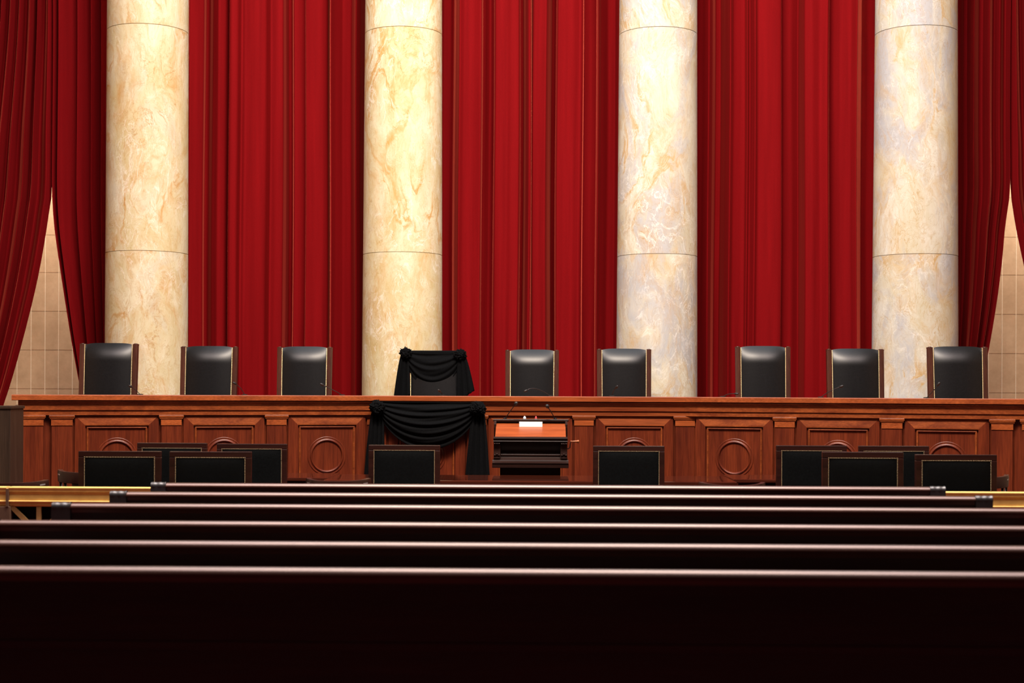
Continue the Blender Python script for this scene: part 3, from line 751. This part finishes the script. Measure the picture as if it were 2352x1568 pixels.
# ------------------------------------------------------------------ counsel armchairs (seen from behind)
def counsel_chair(label, H=1.1, Wc=.657):
    t = thing('counsel_armchair', label, 'chair', (0,0,0), 0, 'square-backed black leather counsel chairs')
    w = Wc/2; fr = .049; rk = lambda z: -.0+.0
    m = MB()
    m.box(-w, w, 0, .05, H-fr, H); m.box(-w, -w+fr, 0, .05, .40, H-fr); m.box(w-fr, w, 0, .05, .40, H-fr); m.box(-w+fr, w-fr, 0, .05, .40, .45)
    m.build('back_frame', M_attwood, t, bevel=.005)
    m = MB()
    def fn(u, v):
        a, b = 2*u-1, 2*v-1
        return (a*(w-fr), .004-.010*(1-a**8)*(1-b**8), .45+(H-fr-.45)*v)
    m.grid(fn, 20, 20); m.box(-w+fr, w-fr, .006, .07, .45, H-fr)
    m.build('back_panel', M_leather_d, t, smooth=True, ang=.8)
    m = MB(); sp = .0128; xi = w-fr-.001; zi = H-fr-.001
    nx = int(2*xi/sp)
    for k in range(nx+1): m.dome((-xi+2*xi*k/nx, .0, zi), .0040)
    nz = int((zi-.5)/sp)
    for k in range(1, nz+1):
        for sg in (-1, 1): m.dome((sg*xi, .0, zi-k*sp), .0040)
    m.build('nailhead_trim', M_nail2, t)
    m = MB(); m.box(-w+.02, w-.02, .05, .56, .36, .43); m.grid(lambda u, v: ((2*u-1)*(w-.03), .06+.49*v, .43+.06*(1-(2*u-1)**6)*(1-(2*v-1)**6)), 12, 12); m.build('seat', M_leather_d, t, smooth=True, ang=.8)
    for sg in (-1, 1):
        m = MB(); m.box(sg*(w-.03)-.028, sg*(w-.03)+.028, .04, .50, .63, .665); m.box(sg*(w-.03)-.02, sg*(w-.03)+.02, .42, .47, .42, .63); m.build('armrest', M_attwood, t, bevel=.006)
        for yy in (.01, .50):
            m = MB(); m.box(sg*(w-.028)-.022, sg*(w-.028)+.022, yy, yy+.045, 0, .40); m.build('leg', M_attwood, t, bevel=.004)
    return t
CA = [(315,475,1017,14.3,'rear counsel chair at far left, behind two nearer counsel chairs'),
      (498,659,1019,14.3,'counsel chair second in the left rear pair, nearest the swagged drapery'),
      (847,1011,1022,14.1,'counsel chair standing in front of the black bench drapery'),
      (1363,1527,1024,14.1,'lone counsel chair right of the lectern'),
      (1784,1946,1023,14.3,'counsel chair in the right rear pair, nearest the lectern'),
      (1973,2135,1024,14.3,'rear counsel chair on the far right, half hidden behind nearer chairs'),
      (181,369,1036,12.5,'near counsel chair leftmost, behind the brass rail'),
      (390,577,1037,12.5,'near counsel chair second from left, beside the leftmost one'),
      (1890,2076,1038,12.5,'near counsel chair second from right, at the end of the front pew'),
      (2104,2292,1044,12.5,'near counsel chair rightmost, behind the brass rail')]
pc = None
for i, (a, b, top, y, lab) in enumerate(CA):
    px = (a+b)/2; x = X(px, y); zt_ = ZH(top, y, px); wr = X(b, y)-X(a, y)
    sc = (wr/.657, 1, zt_/1.1); rz = [0,0,0,0,0,0,.03,.03,-.01,.03][i]
    if pc is None: pc = counsel_chair(lab); pc.location = (x, y, 0); pc.scale = sc; pc.rotation_euler = (0,0,rz)
    else: dup(pc, (x, y, 0), rz, lab, sc)
# ------------------------------------------------------------------ barrel-back chairs
def barrel_chair(label, H=.85):
    t = thing('barrel_chair', label, 'chair', (0,0,0), 0, 'low barrel-back wooden chairs')
    R = .255; A0 = math.radians(78)
    m = MB()
    sect = [(-.018,-.10),(.018,-.10),(.022,-.02),(.018,0),(-.018,0),(-.022,-.02)]
    n = 36; vs = []
    for i in range(n+1):
        a = -A0+2*A0*i/n
        for (q, z) in sect: vs.append(((R+q)*math.sin(a), -(R+q)*math.cos(a), H+z+.016*(abs(a)/A0)**2))
    k = len(sect); fs = [(i*k+j, i*k+(j+1) % k, (i+1)*k+(j+1) % k, (i+1)*k+j) for i in range(n) for j in range(k)]+[tuple(range(k)), tuple(range(n*k, n*k+k))]
    m.add(vs, fs); m.build('crest_rail', M_attwood, t, smooth=True, ang=.6)
    for sg in (-1, 1):
        m = MB()
        for q in range(2):
            a0, a1 = sg*math.radians(52), sg*math.radians(64)
        pts = []
        for i in range(5):
            a = a0+(a1-a0)*i/4
            pts.append((a,))
        vs = []
        for (a,) in pts:
            for z in (-.038, -.026):
                vs.append(((R+.0235)*math.sin(a), -(R+.0235)*math.cos(a), H+z+.016*(abs(a)/A0)**2))
        m.add(vs, [(i*2, i*2+2, i*2+3, i*2+1) for i in range(4)]); m.build('metal_plate', M_silver, t)
    m = MB()
    def fn(u, v):
        a = math.radians(-26+52*u)*(1-.35*math.sin(PI*min(1, v*1.1))); return (R*math.sin(a), -R*math.cos(a), .46+(H-.09-.46)*v)
    m.grid(fn, 14, 10); o = m.build('back_splat', M_attwood, t, smooth=True); o.modifiers.new('thick', 'SOLIDIFY').thickness = .018
    for i in (0, 1, 5, 6):
        a = math.radians(-66+22*i); m = MB()
        m.tube([(R*.92*math.sin(a), -R*.92*math.cos(a), .44), (R*math.sin(a), -R*math.cos(a), H-.09)], .013, 8); m.build('spindle', M_attwood, t, smooth=True)
    m = MB(); m.lathe([(.001,.40),(.25,.40),(.275,.42),(.27,.45),(.001,.455)], n=28); m.build('seat', M_attwood, t, smooth=True, ang=.7)
    for k in range(4):
        a = PI/4+k*PI/2; m = MB(); m.tube([(.17*math.cos(a), .17*math.sin(a), .41), (.22*math.cos(a), .22*math.sin(a), .0)], [.022,.016], 10); m.build('leg', M_attwood, t, smooth=True, ang=.8)
    return t
def pc_at(px, pyc, H, label, src=None, rz=0, sx=1.0, sz=1.0):
    # crest centre (nearest point of the arc) seen at (px, pyc) at height H
    d = ray(px, pyc); s = (H-EYE)/d.z; p = Vector((d.x*s, d.y*s+.255, 0))
    if src is None:
        o = barrel_chair(label, .85); o.location = p; o.rotation_euler = (0,0,rz); return o
    return dup(src, p, rz, label, (sx, 1, sz))
b0 = pc_at(770, 1105, .85, 'low barrel-back chair at the long table, left of the draped bench centre')
pc_at(1688, 1114.5, .85, 'low barrel-back chair at the right end of the long table', b0)
pc_at(0, 1109, .80, 'low barrel-back chair behind the brass rail at the left edge', b0, 0.2, 1.2, .80/.85)
pc_at(196, 1085, .85, 'low barrel-back chair peeking out left of the leftmost counsel chair', b0, 0.0, 1.15)
pc_at(2262, 1096, .85, 'low barrel-back chair peeking out right of the rightmost counsel chair', b0, 0.0, 1.0)
# ------------------------------------------------------------------ side desk at the left edge
DY = 15.2
sd = thing('side_desk', 'dark brown wooden desk end at the left edge, beside the bench', 'desk', (X(-70, DY), DY+.20, 0))
hw = X(26, DY)-X(-70, DY); hz = ZH(932, DY, 10)
m = MB(); m.box(-hw+.01, hw-.012, -.19, .20, 0, hz-.03); m.build('desk_case', M_deskside, sd, bevel=.004)
m = MB(); m.box(-hw, hw, -.20, .205, hz-.03, hz); m.build('desk_cap', M_deskside, sd, bevel=.004)
# ------------------------------------------------------------------ brass bar rail
RY = 11.9
rz_ = lambda py: ZH(py, RY, 150)
rail = thing('brass_rail', 'low gilt brass rail with open lattice between the pews and the counsel chairs', 'rail', (0, RY, 0))
def railsec(x0, x1, dy=0, dz=0):
    m = MB(); z = [rz_(q)+dz for q in (1118, 1121, 1124, 1127, 1130, 1134, 1149, 1151, 1153, 1156, 1159, 1163)]
    m.prism([(.06, z[0]),(-.024+dy, z[0]),(-.031+dy, z[0]-.004),(-.031+dy, z[1]),(-.027+dy, z[2]),(-.025+dy, z[3]),(-.025+dy, z[3]-.004),(-.020+dy, z[4]),(-.020+dy, z[4]-.004),(-.016+dy, z[5]),(.06, z[5])], x0, x1, 'x')
    m.build('top_moulding', M_brass, rail)
    m = MB(); m.box(x0, x1, -.014+dy, .05, z[6], z[5]); m.build('frieze', M_brass, rail)
    m = MB(); m.prism([(.055, z[6]),(-.024+dy, z[6]),(-.028+dy, z[7]),(-.020+dy, z[8]),(-.016+dy, z[9]),(-.018+dy, z[10]),(-.008+dy, z[11]),(.055, z[11])], x0, x1, 'x'); m.build('lower_moulding', M_brass, rail)
xj = X(20, RY); xl = -6.6; xr = 6.6
railsec(xj+.012, xr); railsec(xl, xj-.004, -.004)
m = MB(); m.box(xj-.006, xj+.014, -.040, .05, rz_(1163), rz_(1122)); m.build('gap_shade_strip', M_post, rail)  # dark strip standing in for the shaded gap between the rail sections
zb0, zb1 = .10, rz_(1163)
m = MB(); m.box(xl, xr, -.03, .05, 0, .10); m.build('bottom_rail', M_bronze, rail)
m = MB(); m.box(xl, xr, .034, .044, .1, zb1); m.build('backing_panel', M_leather_d, rail)
xs = X(28, RY); m = MB(); m.box(xj-.24, xs, -.035, .06, .1, zb1); m.build('post', M_post, rail, bevel=.003)
pitch = X(154, RY)-xs
xa = xs
k = 0
while xa < xr-.3:
    if xa < X(420, RY) or xa > X(2080, RY):
        m = MB(); mid = xa+pitch/2; zc_ = (zb0+zb1)/2; b = .018
        def bar(p, q):
            p = Vector(p); q = Vector(q); d = (q-p).normalized(); n = Vector((-d.z, 0, d.x))*b
            m.add([p-n+Vector((0,-.012,0)), p+n+Vector((0,-.012,0)), q+n+Vector((0,-.012,0)), q-n+Vector((0,-.012,0)), p-n+Vector((0,.012,0)), p+n+Vector((0,.012,0)), q+n+Vector((0,.012,0)), q-n+Vector((0,.012,0))],
                  [(0,1,2,3),(7,6,5,4),(0,4,5,1),(1,5,6,2),(2,6,7,3),(3,7,4,0)])
        zt2 = zb1; zq = zb1-pitch
        bar((mid,0,zb0), (mid,0,zb1)); bar((xa,0,zt2), (xa+pitch,0,zq)); bar((xa+pitch,0,zt2), (xa,0,zq)); bar((xa,0,zq), (xa+pitch,0,zq)); bar((xa,0,zq), (xa+pitch,0,zb0)); bar((xa+pitch,0,zq), (xa,0,zb0))
        m.build('lattice', M_bronze, rail)
        m = MB(); m.box(xa+pitch-.02, xa+pitch+.02, -.02, .03, zb0, zb1); m.build('upright', M_bronze, rail)
    xa += pitch; k += 1
# ------------------------------------------------------------------ pews
PYS = [10.63, 9.70, 8.71, 7.57, 6.58, 5.62]
PT = .939
plab = ['front pew nearest the brass rail', 'second pew from the front', 'third pew from the front', 'fourth pew from the front', 'second nearest pew to the viewer', 'nearest dark mahogany pew filling the bottom of the photo']
xL = X(348, PYS[0], 1113); xR = X(2170, PYS[0], 1113)
def pew(label):
    t = thing('pew', label, 'pew', (0,0,0), 0, 'rows of dark mahogany pews')
    L = (xR-xL)/2; e = .105
    m = MB(); c = []
    r = .036
    prof = [(.032, PT-.055), (.032, PT-.014), (.022, PT-.003), (.006, PT), (-.005, PT-.0022), (-.013, PT-.0070), (-.019, PT-.0125), (-.0235, PT-.0185), (-.0260, PT-.0245), (-.0255, PT-.0290), (-.0200, PT-.0320), (-.014, PT-.0335), (-.012, PT-.055)]
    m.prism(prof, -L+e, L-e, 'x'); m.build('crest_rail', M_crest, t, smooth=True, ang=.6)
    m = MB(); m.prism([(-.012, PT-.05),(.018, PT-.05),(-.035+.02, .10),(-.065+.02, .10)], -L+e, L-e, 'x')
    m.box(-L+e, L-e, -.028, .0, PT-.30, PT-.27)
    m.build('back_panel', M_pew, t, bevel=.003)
    m = MB(); m.prism([(.0,.42),(.0,.46),(.44,.47),(.455,.45),(.44,.42)], -L+e, L-e, 'x'); m.build('seat', M_pew, t, bevel=.006)
    for sg in (-1, 1):
        x0, x1 = (L-e, L) if sg > 0 else (-L, -L+e)
        m = MB()
        m.prism([(-.035,0),(-.035,PT-.16),(-.028,PT-.10),(-.027,PT-.026),(.024,PT-.026),(.040,PT-.12),(.09,PT-.22),(.42,.68),(.46,.64),(.46,0)], x0, x1, 'x')
        n = 40
        def fn(u, v, x0=x0, x1=x1):
            a = PI*1.15*v-.25; lob = .0022*math.sin(u*1.25*2*PI)**2+.001*(1 if u < .1 or u > .9 else 0)
            rr = .027+lob
            return (x0+(x1-x0)*u, -rr*math.cos(a), PT-.026+rr*math.sin(a)+.002)
        m.grid(fn, n, 16)
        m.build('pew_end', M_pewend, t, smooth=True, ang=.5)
    return t
PL = [348, 254, 121, -50, -210, -430]; PR = [2170, 2278, 2425, 2590, 2800, 3060]
pp = None
for y, lab, a, b, py in zip(PYS, plab, PL, PR, (1116, 1137, 1165, 1203, 1248, 1308)):
    xa, xb = X(a, y, py), X(b, y, py); loc = ((xa+xb)/2, y, 0)
    if pp is None: pp = pew(lab); pp.location = loc
    else: dup(pp, loc, 0, lab, ((xb-xa)/(xR-xL), 1, 1))
# ------------------------------------------------------------------ lights
def area(name, loc, rot, sx, sy, power, col):
    l = bpy.data.lights.new(name, 'AREA'); l.shape = 'RECTANGLE'; l.size = sx; l.size_y = sy; l.energy = power; l.color = col
    o = bpy.data.objects.new(name, l); COL.objects.link(o); o.location = loc; o.rotation_euler = rot; return o
area('ceiling_light_main', (0, 10.6, 11.8), (math.radians(44), 0, 0), 6.0, .8, 2150, (1, .86, .68))
area('ceiling_light_cool', (0, 16.2, 12.3), (0, 0, 0), 11, 7.4, 900, (.84, .9, 1))
area('ceiling_light_pews', (0, 9.4, 12.3), (0, 0, 0), 14, 5.2, 3100, (1, .83, .81))
for sg in (-1, 1):
    o = area('passage_light', (sg*8.0, 22.5, 8.0), (math.radians(30), 0, 0), 3.0, .3, 820, (1, .85, .68)); o.data.spread = math.radians(95)
w = bpy.data.worlds.new('world'); S.world = w; w.use_nodes = True
w.node_tree.nodes['Background'].inputs[0].default_value = (.5,.45,.4,1); w.node_tree.nodes['Background'].inputs[1].default_value = .05
